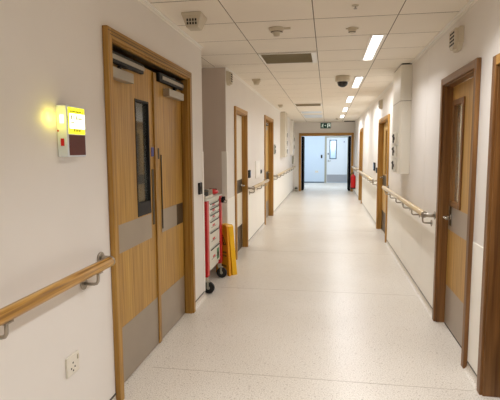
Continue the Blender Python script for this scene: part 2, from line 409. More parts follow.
def closer(root, side, n, ya, yb, za, zb, hy0, hy1, hz0, hz1, hn):
    e = MB(); side.box(e, hn, hn+.028, hy0, hy1, hz0, hz1, .003); h = e.build('closer_track', M['black'], root)
    e = MB(); side.box(e, hn+.028, hn+.034, hy0+.05, hy1, hz0+.018, hz1-.018, .002); e.build('track_cover', M['silver'], h)
    e = MB(); side.box(e, n, n+.052, ya, yb, za, zb, .004); c = e.build('closer_body', M['silver'], root)
    ym = (ya+yb)/2
    e = MB(); e.tube([side.p(n+.03, ym, zb), side.p(n+.03, ym, zb+.022)], .012); e.tube([side.p(n+.03, ym, zb+.018), side.p(hn+.018, (ym+hy1)/2+.03, hz0+.004)], .006); e.build('closer_arm', M['black'], c)
closer(d1, s, n, 2.47, 2.78, 1.862, 1.922, 2.47, 3.0, 1.955, 2.018, n+.001)
closer(d1, s, n, 3.44, 3.80, 1.862, 1.920, 3.30, 3.86, 1.955, 2.018, n+.001)

# door 2: cream leaf
s, y0, y1, top, w = D[2]
d2 = thing('door_2', 'narrow cream faced door in a dark oak frame just past the trolley recess', 'door', (XL, (y0+y1)/2, 0), kind='structure')
frame_parts(d2, s, y0, y1, top, w, .025, .055, (M['amber'], M['amber_y']))
n = -.055
lf = leaf_box(s, n, y0+w+.012, y1-w-.012, .008, top-w-.015).build('door_leaf', M['creamleaf'], d2)
plate(lf, 'kick_plate', s, n, y0+w+.03, y1-w-.03, .01, .36, M['dplate'])
plate(lf, 'lock_plate', s, n, 6.34, y1-w-.014, .84, 1.03, M['dplate'], .004)
lever(lf, s, n+.004, 6.70, .94, -1)
# door 3: glazed oak
s, y0, y1, top, w = D[3]
d3 = thing('door_3', 'oak door with a narrow glazed strip and overhead closer on the far left', 'door', (XL, (y0+y1)/2, 0), kind='structure')
frame_parts(d3, s, y0, y1, top, w, .025, .08, (M['amber'], M['amber_y']))
n = -.08; win = (9.33, 9.55, 1.02, 1.78)
lf = leaf_box(s, n, y0+w+.012, y1-w-.012, .008, top-w-.015, win=win).build('door_leaf', M['oak_l'], d3)
vision(lf, s, n, win, M['slot'])
plate(lf, 'push_plate', s, n, 9.3, y1-w-.02, .82, 1.0, M['dplate'])
plate(lf, 'kick_plate', s, n, y0+w+.02, y1-w-.02, .01, .36, M['plate'])
lever(lf, s, n+.002, 9.85, .98, -1)
closer(d3, s, n, 9.3, 9.6, 1.86, 1.92, 9.25, 9.9, 1.96, 2.02, n+.001)
# door 4: right, glazed oak with lever
s, y0, y1, top, w = D[4]
d4 = thing('door_4', 'oak door with tall vision panel and steel plates in the right wall', 'door', (XR, (y0+y1)/2, 0), kind='structure')
frame_parts(d4, s, y0, y1, top, w, .028, .055, (M['brown'], M['brown_y']))
n = -.055; win = (3.695, 3.925, 1.03, 1.80)
lf = leaf_box(s, n, y0+w+.012, y1-w-.012, .008, top-w-.015, win=win).build('door_leaf', M['oak_r'], d4)
vision(lf, s, n, win, M['brown'], .034, proud=.012)
plate(lf, 'push_plate', s, n, 3.24, 3.99, .80, .99, M['plate_r'])
plate(lf, 'kick_plate', s, n, 3.24, 3.99, .01, .335, M['plate_r'])
e = MB(); s.box(e, n+.0015, n+.012, 3.905, 3.935, .84, 1.04, .004); hp = e.build('handle_plate', M['dplate'], lf)
lever(lf, s, n+.004, 3.92, .91, -1)
e = MB(); s.box(e, n, n+.002, y0+w+.03, y1-w-.03, .0, .012); e.build('under_door_gap', M['slot'], d4)  # dark strip standing in for the shaded gap under the leaf
# door 5: nearest right
s, y0, y1, top, w = D[5]
d5 = thing('door_5', 'brown wooden door in a deep frame at the near right edge', 'door', (XR, (y0+y1)/2, 0), kind='structure')
frame_parts(d5, s, y0, y1, top, w, .028, .13, (M['brown'], M['amber_y']))
n = -.13
lf = leaf_box(s, n, y0+w+.012, y1-w-.012, .008, top-w-.015).build('door_leaf', M['brown'], d5)
plate(lf, 'kick_plate', s, n, y0+w+.03, y1-w-.03, .01, .335, M['slot'])
plate(lf, 'push_plate', s, n, y0+w+.03, y1-w-.03, .80, .99, M['plate_r'])
# door 6: mid right
s, y0, y1, top, w = D[6]
d6 = thing('door_6', 'amber framed oak door in the right wall beyond the boxed duct', 'door', (XR, (y0+y1)/2, 0), kind='structure')
frame_parts(d6, s, y0, y1, top, w, .025, .065, (M['amber'], M['amber_y']))
n = -.065; win = (8.15, 8.4, 1.02, 1.78)
lf = leaf_box(s, n, y0+w+.012, y1-w-.012, .008, top-w-.015, win=win).build('door_leaf', M['oak_l'], d6)
vision(lf, s, n, win, M['amber'])
plate(lf, 'push_plate', s, n, y0+w+.03, y1-w-.02, .82, 1.0, M['dplate'])
plate(lf, 'kick_plate', s, n, y0+w+.03, y1-w-.02, .01, .36, M['dplate'])
lever(lf, s, n+.002, 8.6, .96, -1)
# door 7: far right
s, y0, y1, top, w = D[7]
d7 = thing('door_7', 'farthest wooden door in the right wall before the end opening', 'door', (XR, (y0+y1)/2, 0), kind='structure')
frame_parts(d7, s, y0, y1, top, w, .025, .07, (M['amber'], M['amber_y']))
lf = leaf_box(s, -.07, y0+w+.012, y1-w-.012, .008, top-w-.015).build('door_leaf', M['oak'], d7)
plate(lf, 'kick_plate', s, -.07, y0+w+.03, y1-w-.02, .01, .36, M['plate'])
lever(lf, s, -.07, 13.62, .96, -1)

# end opening: frame and two black doors folded back into the lobby
d8 = thing('door_8', 'wide oak framed opening with black doors held open at the corridor end', 'door', (0, YE, 0), kind='structure')
e = MB()
for a, b in ((OX0, OX0+.078), (OX1-.078, OX1)): e.box(a, b, YE-.03, YE+.14, 0, OT, .004)
e.build('door_jamb', M['amber'], d8)
e = MB().box(OX0+.078, OX1-.078, YE-.029, YE+.139, OT-.10, OT, .004); e.build('frame_head', M['amber_x'], d8)
for a, b in ((OX0+.080, OX0+.150), (OX1-.150, OX1-.080)):
    e = MB().box(a, b, YE+.15, YE+1.0, .01, OT-.11, .003); l_ = e.build('door_leaf', M['jet'], d8)
    xf = b if a < 0 else a
    sg = 1 if a < 0 else -1
    e = MB().box(xf, xf+sg*.004, YE+.88, YE+.95, .95, 1.1); e.build('push_plate', M['plate'], l_)
# lobby door
d9 = thing('door_9', 'pale door with glazed strip and steel kick plate in the lobby', 'door', (.42, 20.9, 0), kind='structure')
YD = 20.9
e = MB().box(-.11, -.02, YD-.02, YD+.05, 0, 2.05, .004).box(.88, .96, YD-.02, YD+.05, 0, 2.05, .004); e.build('door_jamb', M['greyframe'], d9)
MB().box(-.02, .88, YD-.019, YD+.05, 1.99, 2.05, .004).build('frame_head', M['greyframe'], d9)
wx = (.13, .38, 1.08, 1.86); a, b, c, d = wx
e = MB().box(-.018, a, YD, YD+.044, .01, 1.985).box(b, .878, YD, YD+.044, .01, 1.985).box(a, b, YD, YD+.044, .01, c).box(a, b, YD, YD+.044, d, 1.985)
lf = e.build('door_leaf', M['doorwhite'], d9)
e = MB().box(a-.03, a+.012, YD-.008, YD+.05, c-.03, d+.03, .002).box(b-.012, b+.03, YD-.008, YD+.05, c-.03, d+.03, .002).box(a, b, YD-.008, YD+.05, c-.03, c+.012, .002).box(a, b, YD-.008, YD+.05, d-.012, d+.03, .002)
e.build('glazing_bead', M['bluegrey'], lf)
MB().box(a, b, YD+.016, YD+.028, c, d).build('vision_glass', M['clearglass'], lf)
MB().box(.0, .87, YD-.002, YD-.0001, .02, .37).build('kick_plate', M['coolplate'], lf)
e = MB().cyl((.05, YD, .97), (.05, YD-.01, .97), .028).tube([(.05, YD-.005, .97), (.05, YD-.05, .97), (.17, YD-.052, .97)], .01); e.build('lever_handle', M['chrome'], lf)
e = MB().box(.02, .07, YD-.012, YD-.0005, 1.24, 1.32, .003); e.build('lock_escutcheon', M['bluegrey'], lf)
e = MB().cyl((.73, YD, 1.80), (.73, YD-.006, 1.80), .022); e.build('door_badge', M['blue'], lf)

# rooms behind glazed doors so panes show something real
def side_room(name, x0, x1, ya, yb, mat, label):
    t = .05; mb = MB().box(x0, x0+t, ya, yb, 0, H).box(x1-t, x1, ya, yb, 0, H).box(x0+t, x1-t, ya, ya+t, 0, H).box(x0+t, x1-t, yb-t, yb, 0, H).box(x0, x1, ya, yb, H, H+.05)
    # open towards the corridor wall
    return struct(name, mb, mat, label, 'wall')
def open_room(name, side, depth, ya, yb, mat, label):
    mb = MB(); t = .05
    side.box(mb, -WT-depth-t, -WT-depth, ya, yb, 0, H); side.box(mb, -WT-depth, -WT-.001, ya, ya+t, 0, H)
    side.box(mb, -WT-depth, -WT-.001, yb-t, yb, 0, H); side.box(mb, -WT-depth, -WT-.001, ya, yb, H, H+.05)
    return struct(name, mb, mat, label, 'wall')
open_room('wall_room_right', RS, 1.2, 3.0, 5.2, M['wall'], 'white walls of the room behind the right glazed door')
struct('wall_room_lobby', MB().box(-.6, 1.6, 22.6, 22.7, 0, 2.6).box(-.7, -.6, 21.05, 22.7, 0, 2.6).box(1.6, 1.7, 21.05, 22.7, 0, 2.6), M['blue_wall'], 'pale walls of the room behind the lobby door', 'wall')
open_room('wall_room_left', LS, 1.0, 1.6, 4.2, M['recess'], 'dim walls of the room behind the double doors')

# ------------------------------------------------------------------ handrails
RZ, RN, RR = .88, .082, .027
def handrail(side, y0, y1, label, mat, brackets, group='wooden handrails on steel brackets', end_near=True, end_far=True, z=RZ):
    t = thing('handrail', label, 'handrail', side.p(0, (y0+y1)/2, z), group)
    e = MB(); e.cyl(side.p(RN, y0, z), side.p(RN, y1, z), RR, seg=28, bev=.004); e.build('rail', mat, t)
    for end, y, d in ((end_near, y0, -1), (end_far, y1, 1)):
        if not end: continue
        e = MB(); pts = [side.p(RN, y-d*.01, z)]
        for i in range(7):
            a = i*math.pi/12; pts.append(side.p(RN-.045+.045*math.cos(a), y+d*(.012+.045*math.sin(a)), z))
        pts.append(side.p(.002, y+d*.057, z))
        e.cyl(side.p(RN, y-d*.002, z), side.p(RN, y+d*.012, z), RR*1.02, seg=24)
        e.tube(pts, .017, seg=14)
        e.cyl(side.p(.001, y+d*.057, z), side.p(.010, y+d*.057, z), .036, seg=24, bev=.002)
        e.build('end_return', M['steel'], t)
    for y in brackets:
        e = MB(); zz = z-.085
        e.cyl(side.p(.001, y, zz), side.p(.009, y, zz), .03, seg=24, bev=.002)
        pts = [side.p(.006, y, zz), side.p(RN-.022, y, zz), side.p(RN-.008, y, zz+.004), side.p(RN-.001, y, zz+.016), side.p(RN, y, zz+.03), side.p(RN, y, z-RR-.002)]
        e.tube(pts, .0075, seg=10); side.box(e, RN-.016, RN+.016, y-.022, y+.022, z-RR-.004, z-RR+.003, .001)
        e.build('bracket', M['steel'], t)
    return t
handrail(LS, -.6, 2.215, 'thick grained oak handrail on the wall below the lit panel', M['rail'], (.1, .75, 1.42, 2.09))
handrail(LS, 7.0, 8.78, 'short pale handrail between the two single doors on the left', M['rail_pale'], (7.1, 7.9, 8.65))
handrail(LS, 10.38, 16.3, 'long pale handrail under the control column on the far left wall', M['rail_pale'], (10.5, 11.2, 12.1, 13.0, 13.9, 14.8, 15.7))
handrail(RS, 4.27, 7.28, 'pale handrail with hooked steel brackets below the boxed duct', M['rail_pale'], (4.33, 4.88, 5.43, 5.98, 6.53, 7.08))
handrail(RS, 8.93, 12.62, 'pale handrail below the black card reader on the right wall', M['rail_pale'], (9.05, 9.6, 10.2, 10.8, 11.4, 12.0, 12.5))
handrail(RS, 13.9, 16.2, 'short pale handrail above the red extinguisher at the corridor end', M['rail_pale'], (14.0, 14.8, 15.6, 16.1))

# ------------------------------------------------------------------ left wall fittings
t = thing('warning_light_panel', 'lit yellow warning panel over a dark red screen on the left wall', 'warning light', (XL, 2.0, 1.42))
PB = (1.925, 2.085, 1.425, 1.655)
e = MB(); LS.box(e, 0.0005, .05, *PB, .004); e.build('housing', M['doorwhite'], t)
e = MB(); LS.box(e, .05, .052, 1.937, 2.077, 1.528, 1.647, .001); sc_ = e.build('lit_screen', M['sun_yellow'], t)
e = MB(); LS.box(e, .052, .0525, 1.944, 2.077, 1.552, 1.620); e.build('lit_white_area', M['lit_white'], sc_)
e = MB()
def dash(y0, y1, z0, z1): LS.box(e, .0526, .0532, y0, y1, z0, z1)
for i in range(8): dash(1.952+i*.012, 1.960+i*.012, 1.625, 1.633)
dash(2.055, 2.062, 1.625, 1.633)
for i in range(3): dash(1.958+i*.02, 1.966+i*.02, 1.592, 1.612)
for i in range(4): dash(2.012+i*.012, 2.019+i*.012, 1.592, 1.603)
dash(1.948, 1.985, 1.578, 1.582)
for i in range(5): dash(1.978+i*.014, 1.986+i*.014, 1.538, 1.552)
e.build('screen_lettering', M['letter'], sc_)
e = MB(); LS.box(e, .05, .052, 1.937, 2.077, 1.432, 1.524, .001); e.build('unlit_screen', M['maroon'], t)
e = MB().box(XL+.018, XL+.036, 1.921, 1.926, 1.575, 1.612, .001); e.build('strobe_window', M['strobe'], t)
e = MB().box(XL+.018, XL+.034, 1.922, 1.926, 1.474, 1.507, .001); e.build('red_button', M['red'], t)
e = MB().box(XL+.004, XL+.010, 1.922, 1.926, 1.537, 1.545, .001); e.build('red_indicator', M['red'], t)

t = thing('wall_socket', 'white switched power socket low on the left wall under the oak handrail', 'socket', (XL, 1.95, .39))
e = MB(); LS.box(e, .0005, .012, 1.90, 2.005, .395, .49, .003); e.build('face_plate', M['white'], t)
e = MB()
for y, z in ((1.948, .452), (1.932, .428), (1.963, .428), (1.948, .414)): LS.box(e, .0121, .0128, y-.004, y+.004, z-.004, z+.004)
e.build('pin_hole', M['slot'], t)
e = MB(); LS.box(e, .012, .017, 1.984, 1.996, .455, .478, .002); e.build('rocker_switch', M['cream'], t)

t = thing('door_release_switch', 'small black switch between the double door frame and corner guard', 'switch', (XL, 4.24, 1.04))
e = MB(); LS.box(e, .0005, .022, 4.20, 4.29, 1.04, 1.15, .004); e.build('housing', M['black'], t)
e = MB(); LS.box(e, .022, .026, 4.225, 4.265, 1.075, 1.115, .003); e.build('push_button', M['rubber'], t)

def reader(side, y0, y1, z0, z1, label, grp=None):
    t = thing('card_reader', label, 'card reader', side.p(0, (y0+y1)/2, z0), grp)
    e = MB(); side.box(e, .0005, .03, y0, y1, z0, z1, .006); e.build('housing', M['black'], t)
    e = MB(); side.box(e, .03, .033, y0+.02, y1-.02, z0+.03, z1-.02, .002); e.build('reader_window', M['dome'], t)
    return t
reader(LS, 6.99, 7.11, 1.03, 1.15, 'black card reader beside the cream door on the left')
reader(RS, 9.35, 9.55, 1.04, 1.20, 'black card reader on the right wall beyond the amber framed door')
reader(RS, 8.90, 9.0, 1.02, 1.12, 'smaller black reader tight against the amber door frame on the right')
t = thing('notice_plate', 'pale wall plate between the cream door and the glazed door on left', 'wall plate', (XL, 7.95, .98))
e = MB(); LS.box(e, .0005, .016, 7.72, 8.18, .98, 1.27, .004); e.build('backing', M['trimw'], t)
e = MB(); LS.box(e, .016, .019, 7.75, 8.15, 1.01, 1.24, .002); e.build('front_face', M['clad'], t)
t = thing('call_switch', 'small black button beside the pale wall plate on the left wall', 'button', (XL, 8.42, 1.03))
e = MB(); LS.box(e, .0005, .012, 8.36, 8.48, 1.03, 1.10, .003); e.build('housing', M['black'], t)
e = MB(); e.cyl(LS.p(.012, 8.42, 1.065), LS.p(.02, 8.42, 1.065), .018); e.build('push_button', M['rubber'], t)
t = thing('light_switch', 'grey switch unit just past the glazed door on the left wall', 'switch', (XL, 10.6, 1.36))
e = MB(); LS.box(e, .0005, .025, 10.52, 10.70, 1.36, 1.58, .005); e.build('face_plate', M['greyframe'], t)
e = MB(); LS.box(e, .025, .032, 10.56, 10.66, 1.39, 1.46, .003); e.build('rocker_switch', M['slot'], t)
e = MB(); LS.box(e, .025, .032, 10.56, 10.66, 1.50, 1.55, .003); e.build('rocker_switch', M['slot'], t)

def socket_unit(side, n, y, z, label, grp, sz=.145, k=1.):
    t = thing('control_switch', label, 'control unit', side.p(n, y, z-sz/2), grp)
    e = MB(); side.box(e, n+.0005, n+.022, y-k*sz/2, y+k*sz/2, z-sz/2, z+sz/2, .005); e.build('face_plate', M['white'], t)
    e = MB(); q = sz*.2
    side.box(e, n+.022, n+.030, y-k*q*.5, y+k*q*.5, z-q*1.8, z+q*1.8, .001); side.box(e, n+.022, n+.029, y-k*q*1.6, y+k*q*.3, z-q*.6, z+q*.5, .001)
    side.box(e, n+.022, n+.029, y+k*q*.4, y+k*q*1.7, z+q*.6, z+q*1.4, .001)
    e.build('black_marking', M['slot'], t)
    return t
# right boxed duct
t = thing('boxed_duct', 'tall white boxed duct hanging down the right wall over the handrail', 'duct', RS.p(0, 5.9, 1.17))
def rr(side, n, y0, y1, r=.03, seg=5):
    pts = [(side.X(0.0005), y0)]
    for i in range(seg+1):
        a = i*math.pi/2/seg; pts.append((side.X(n-r+r*math.sin(a)), y0+r-r*math.cos(a)))
    pts += [(side.X(n), y1), (side.X(.0005), y1)]
    return pts
e = MB().prism(rr(RS, .12, 5.58, 6.22), 'z', 1.17, 1.998).prism(rr(RS, .12, 5.58, 6.22), 'z', 2.004, 2.402); e.build('casing', M['white'], t)
e = MB().prism(rr(RS, .117, 5.583, 6.217), 'z', 1.998, 2.004); e.build('joint', M['grid'], t)
e = MB().prism(rr(RS, .110, 5.59, 6.21), 'z', 2.402, 2.419); e.build('shadow_collar', M['slot'], t)
for z, w_ in ((1.585, 'top'), (1.43, 'middle'), (1.262, 'lowest')):
    socket_unit(RS, .12, 5.9, z, f'white square control unit, {w_} of three on the boxed duct', 'white control units on the right duct', .14, 1.9)
# left column + units
t = thing('boxed_duct', 'slim beige boxed duct on the far left wall with small black controls', 'duct', LS.p(0, 12.2, 1.27))
e = MB().prism(rr(LS, .13, 11.95, 12.6, .01), 'z', 1.27, 2.41); e.build('casing', M['duct'], t)
e = MB().prism(rr(LS, .12, 11.96, 12.59, .01), 'z', 2.41, 2.419); e.build('shadow_collar', M['grid'], t)
for z, w_ in ((1.84, 'topmost'), (1.63, 'second from top'), (1.42, 'lowest')):
    socket_unit(LS, .13, 12.27, z, f'small control unit, {w_} on the slim beige duct at left', 'control units on the left duct', .16)
t = thing('boxed_duct', 'white boxed duct farthest along the left wall near the end opening', 'duct', LS.p(0, 15.6, 1.30))
e = MB().prism(rr(LS, .09, 15.2, 15.8, .01), 'z', 1.30, 2.41); e.build('casing', M['trimw'], t)
e = MB().prism(rr(LS, .08, 15.21, 15.79, .01), 'z', 2.41, 2.419); e.build('shadow_collar', M['grid'], t)
for z, w_ in ((1.80, 'upper'), (1.55, 'lower')):
    socket_unit(LS, .09, 15.5, z, f'small control unit, {w_} on the farthest left duct', 'control units on the farthest duct', .16)
t = thing('wall_telephone', 'pale handset unit on the left wall above the end of the handrail', 'telephone', LS.p(0, 16.2, 1.05))
e = MB(); LS.box(e, .0005, .05, 16.0, 16.2, .98, 1.26, .01); e.build('base', M['greyframe'], t)
e = MB(); e.tube([LS.p(.06, 16.1, 1.0), LS.p(.085, 16.1, 1.03), LS.p(.085, 16.1, 1.21), LS.p(.06, 16.1, 1.24)], .018); LS.box(e, .04, .075, 16.075, 16.125, 1.0, 1.03); e.build('handset', M['trimw'], t)

# ------------------------------------------------------------------ sounders (wedge shaped alarm units)
def wedge(name, org, out, up, wide, label, w0=.145, w1=.085, depth=.10, dz=.09):
    """base on a surface at org; out = direction away from the surface, along = slot face direction"""
    t = thing(name, label, 'alarm sounder', org)
    o, u = Vector(out), Vector(up); v = o.cross(u)
    O = Vector(org)
    def P(a, b, c): return O + o*a + u*b + v*c
    def block(a0, a1, b0, b1, c0, c1, b0b=None, b1b=None, c1b=None, c0b=None):
        bm = bmesh.new(); b0b = b0 if b0b is None else b0b; b1b = b1 if b1b is None else b1b; c0b = c0 if c0b is None else c0b; c1b = c1 if c1b is None else c1b
        V = [bm.verts.new(P(*q)) for q in ((a0, b0, c0), (a0, b1, c0), (a0, b1, c1), (a0, b0, c1), (a1, b0b, c0b), (a1, b1b, c0b), (a1, b1b, c1b), (a1, b0b, c1b))]
        for f in ((0, 1, 2, 3), (7, 6, 5, 4), (0, 4, 5, 1), (1, 5, 6, 2), (2, 6, 7, 3), (3, 7, 4, 0)): bm.faces.new([V[i] for i in f])
        bmesh.ops.recalc_face_normals(bm, faces=bm.faces)
        bmesh.ops.bevel(bm, geom=bm.edges[:], offset=.004, segments=2, profile=.5, affect='EDGES'); return bm
    e = MB(); e.merge(block(.0005, .018, -dz, dz, -w0/2, w0/2)); e.build('back_plate', M['cream'], t)
    e = MB(); e.merge(block(.018, depth, -dz*.95, dz*.95, -w0/2*.97, w0/2*.97, -dz*.75, dz*.45, w1/2, -w1/2)); e.build('body', M['cream'], t)
    return t, P
t, P = wedge('alarm_sounder', (-.955, 3.36, H), (0, 0, -1), (0, 1, 0), 0, 'wedge shaped cream alarm with slots on the ceiling above the double door')
e = MB()
for i in range(4):
    for j in range(2):
        a = .052+j*.022; fy = -.0855+(.0855-.0675)*(a-.018)/.082 - .003; c = -.030+i*.020
        p = P(a, fy, c); e.box(p.x-.0055, p.x+.0055, p.y-.002, p.y+.004, p.z-.008, p.z+.008)
e.build('sound_slot', M['slot'], t)
def wall_sounder(side, y, z, label, hw=.10):
    t = thing('alarm_sounder', label, 'alarm sounder', side.p(0, y, z))
    poly = [(-hw, .06), (hw, .06), (hw, -.05), (hw*.45, -.095), (-hw*.45, -.095), (-hw, -.05)]
    poly = [(y+a, z+b) for a, b in poly]
    e = MB(); e.prism(poly, 'x', side.X(.0005), side.X(.03)); e.build('back_plate', M['cream'], t)
    p2 = [(y+(a-y)*.82, z+(b-z)*.88) for a, b in poly]
    e = MB(); e.prism(p2, 'x', side.X(.03), side.X(.055)); e.build('body', M['cream'], t)
    e = MB()
    for i in range(3):
        for j in range(4): side.box(e, .0551, .057, y+hw*(-.6+i*.42), y+hw*(-.3+i*.42), z-.055+j*.026, z-.042+j*.026)
    e.build('sound_slot', M['slot'], t)
wall_sounder(RS, 3.66, 2.25, 'cream slotted alarm sounder high on the right wall near the ceiling')
wall_sounder(LS, 5.56, 2.32, 'cream slotted alarm sounder on the corner above the trolley recess', .075)

wall_sounder(RS, 8.5, 2.25, 'distant cream sounder on the right wall above the amber door frame', .09)

# ------------------------------------------------------------------ ceiling fittings
def detector(x, y, label, r=.055, hh=.05, group=None, mat='cream'):
    t = thing('smoke_detector', label, 'detector', (x, y, H), group)
    e = MB().lathe([(0, 0), (r, 0), (r, -.014), (r*.92, -.018), (0, -.018)], (x, y, H-.0005)); e.build('mounting_base', M[mat], t)
    e = MB().lathe([(r*.8, -.018), (r*.84, -.028), (r*.7, -.036), (r*.46, -.038), (r*.4, -hh), (0, -hh-.004)], (x, y, H)); e.build('sensor_head', M[mat], t)
    e = MB().lathe([(r*.72, -.030), (r*.80, -.031), (r*.74, -.0345), (r*.6, -.0365)], (x, y, H-.0004)); e.build('sensor_vents', M['slot'], t)
    return t
t = detector(-.41, 3.82, 'larger round smoke detector on the ceiling before the air vent', .06, .062)
MB().box(-.37, -.30, 3.81, 3.83, H-.014, H-.0005, .002).build('side_tab', M['cream'], t)
t = detector(.185, 3.93, 'small flat detector on the ceiling nearest the first ceiling light', .036, .034)
MB().box(.135, .235, 3.92, 3.94, H-.010, H-.0005, .002).build('side_tab', M['cream'], t)
t = thing('sprinkler_head', 'tiny sprinkler head in the near ceiling above everything else', 'sprinkler', (.175, 3.33, H))
MB().lathe([(0, 0), (.024, 0), (.022, -.005), (.01, -.008), (0, -.008)], (.175, 3.33, H-.0003)).build('escutcheon', M['cream'], t)
MB().cyl((.175, 3.33, H-.008), (.175, 3.33, H-.022), .005).cyl((.175, 3.33, H-.022), (.175, 3.33, H-.024), .012).build('sprinkler_nozzle', M['steel'], t)
def box_sensor(x, y, label, s_=.055, hh=.075):
    t = thing('motion_sensor', label, 'sensor', (x, y, H))
    MB().box(x-s_, x+s_, y-s_, y+s_, H-.03, H-.0005, .005).build('mounting_base', M['cream'], t)
    bm = MB().cyl((x, y, H-.03), (x, y, H-hh), s_*.9, s_*.62, seg=24, bev=.004); bm.build('sensor_head', M['cream'], t)
box_sensor(-.97, 6.45, 'small boxy sensor on the ceiling beside the left wall')
box_sensor(-1.0, 10.1, 'distant boxy sensor on the ceiling near the far left duct', .05, .06)
t = detector(.29, 14.6, 'distant round detector on the ceiling before the end wall', .055, .05)
# dome camera
t = thing('dome_camera', 'dome security camera with black dome on the ceiling', 'security camera', (.19, 6.40, H))
MB().lathe([(0, 0), (.092, 0), (.096, -.006), (.098, -.060), (.088, -.072), (.072, -.076), (0, -.076)], (.19, 6.40, H-.0005), seg=36).build('housing', M['cream'], t)
MB().lathe([(.070, -.076), (.070, -.088)] + [(.070*math.cos(a), -.088-.058*math.sin(a)) for a in [i*math.pi/2/8 for i in range(1, 9)]], (.19, 6.40, H), seg=36).build('smoked_dome', M['dome'], t)
# air vents
def air_vent(x0, x1, y0, y1, label, mat, nsl=9, border=.02, rb=.05):
    t = thing('ceiling_vent', label, 'vent', ((x0+x1)/2, (y0+y1)/2, H), 'square air vents in the corridor ceiling')
    e = MB().box(x0, x1, y0, y0+border, H-.012, H-.0004, .002).box(x0, x1, y1-border, y1, H-.012, H-.0004, .002).box(x0, x0+border, y0+border, y1-border, H-.012, H-.0004, .002).box(x1-rb, x1, y0+border, y1-border, H-.012, H-.0004, .002)
    e.build('frame', M['trimw'], t)
    e = MB().box(x0+border, x1-rb, y0+border, y1-border, H-.002, H-.0004); e.build('backing', mat, t)
    e = MB(); dy = (y1-y0-2*border)/nsl
    for i in range(nsl):
        y = y0+border+dy*(i+.5); e.box(x0+border, x1-rb, y-.0025, y+.0025, H-.010, H-.002)
    e.build('slats', mat, t)
M['ventgrey'] = plain('vent_louvre_grey', rgb(158, 146, 118), .6, var=.05)
air_vent(-.70, -.12, 4.765, 5.32, 'dark louvred air vent in the ceiling between detector and dome camera', M['ventgrey'])
air_vent(-.70, -.12, 9.92, 10.46, 'distant shallow air vent in the ceiling beyond the dome camera', M['ventgrey'], rb=.03)
for i, (ya, yb) in enumerate(((11.9, 12.6), (13.0, 14.3))):
    t = thing('access_panel', ('nearer' if i == 0 else 'farther') + ' pale access panel in the distant ceiling before the exit sign', 'ceiling panel', (-.4, (ya+yb)/2, H))
    x0, x1 = -.69, -.13
    MB().box(x0, x1, ya, ya+.03, H-.008, H-.0004).box(x0, x1, yb-.03, yb, H-.008, H-.0004).box(x0, x0+.03, ya+.03, yb-.03, H-.008, H-.0004).box(x1-.03, x1, ya+.03, yb-.03, H-.008, H-.0004).build('frame', M['trimw'], t)
    MB().box(x0+.03, x1-.03, ya+.03, yb-.03, H-.004, H-.0004).build('panel', M['doorwhite'], t)
t = thing('ceiling_vent', 'dark slot grille in the ceiling corner by the right end wall', 'vent', (.75, 16.3, H))
MB().box(.55, .92, 16.1, 16.5, H-.012, H-.0004, .002).build('frame', M['grid'], t)
MB().box(.58, .89, 16.13, 16.47, H-.014, H-.0121).build('backing', M['slot'], t)

# lights
names = ['first recessed ceiling light beside the dark vent', 'second recessed ceiling light next to the dome camera', 'third recessed ceiling light counting from the nearest', 'fourth recessed ceiling light counting from the nearest', 'farthest recessed ceiling light by the exit sign']
LAMPS = []
def ceiling_light(y0, label, x0=.372, x1=.456, ln=1.09, mat='lamp', z=H):
    t = thing('ceiling_light', label, 'ceiling light', ((x0+x1)/2, y0+ln/2, z), 'recessed linear ceiling lights')
    b = .022
    MB().box(x0-b, x0, y0-b, y0+ln+b, z-.010, z-.0004, .002).box(x1, x1+b, y0-b, y0+ln+b, z-.010, z-.0004, .002).box(x0, x1, y0-b, y0, z-.010, z-.0004, .002).box(x0, x1, y0+ln, y0+ln+b, z-.010, z-.0004, .002).build('frame', M['trimw'], t)
    MB().box(x0, x1, y0, y0+ln, z-.006, z-.0004).build('diffuser', M[mat], t)
    LAMPS.append(((x0+x1)/2, y0+ln/2, x1-x0, ln, mat, z))
for i in range(5): ceiling_light(4.185+i*2.286, names[i])
M['dimlamp'] = emitter('dim_lamp_diffuser', (1., .98, .96, 1), 6)
ceiling_light(1.78, 'ceiling light just above the viewpoint, before the double door', mat='dimlamp')
ceiling_light(-.50, 'added unseen ceiling light behind the viewpoint', mat='dimlamp')  # unseen fitting, added to brighten the near end
for x, y in ((-1.2, 17.6), (.3, 17.6), (-1.2, 19.2), (.3, 19.2)):
    ceiling_light(y, f"square cool white light in the lobby ceiling, {'above the opening' if y < 18 else 'above the lobby door'} on the {'left' if x < 0 else 'right'}", x, x+.55, .7, 'coollamp', 2.62)

# ------------------------------------------------------------------ exit sign + extinguisher
t = thing('exit_sign', 'dark green running figure exit sign above the end opening', 'sign', (-.055, YE, 2.2))
x0, x1, z0, z1 = -.235, .115, 2.205, 2.385
MB().box(x0-.004, x1+.004, YE-.035, YE-.0005, z0-.004, z1+.004, .004).build('sign_case', M['exitgreen'], t)
e = MB(); y = YE-.036
def q(xa, xb, za, zb): e.box(xa, xb, y-.0012, y, za, zb)
# running figure
e.cyl((-.150, y-.0012, 2.352), (-.150, y, 2.352), .014)
def limb(a, b, r=.008): e.box(0, 0, 0, 0, 0, 0) if False else e.prism([(a[0]-r, a[1]), (b[0]-r, b[1]), (b[0]+r, b[1]), (a[0]+r, a[1])], 'y', y-.0012, y)
limb((-.162, 2.335), (-.178, 2.285), .013); limb((-.165, 2.328), (-.130, 2.300), .006); limb((-.170, 2.332), (-.205, 2.312), .006)
limb((-.176, 2.288), (-.150, 2.262), .008); limb((-.150, 2.262), (-.158, 2.222), .007); limb((-.180, 2.288), (-.196, 2.250), .008); limb((-.196, 2.250), (-.222, 2.240), .006)
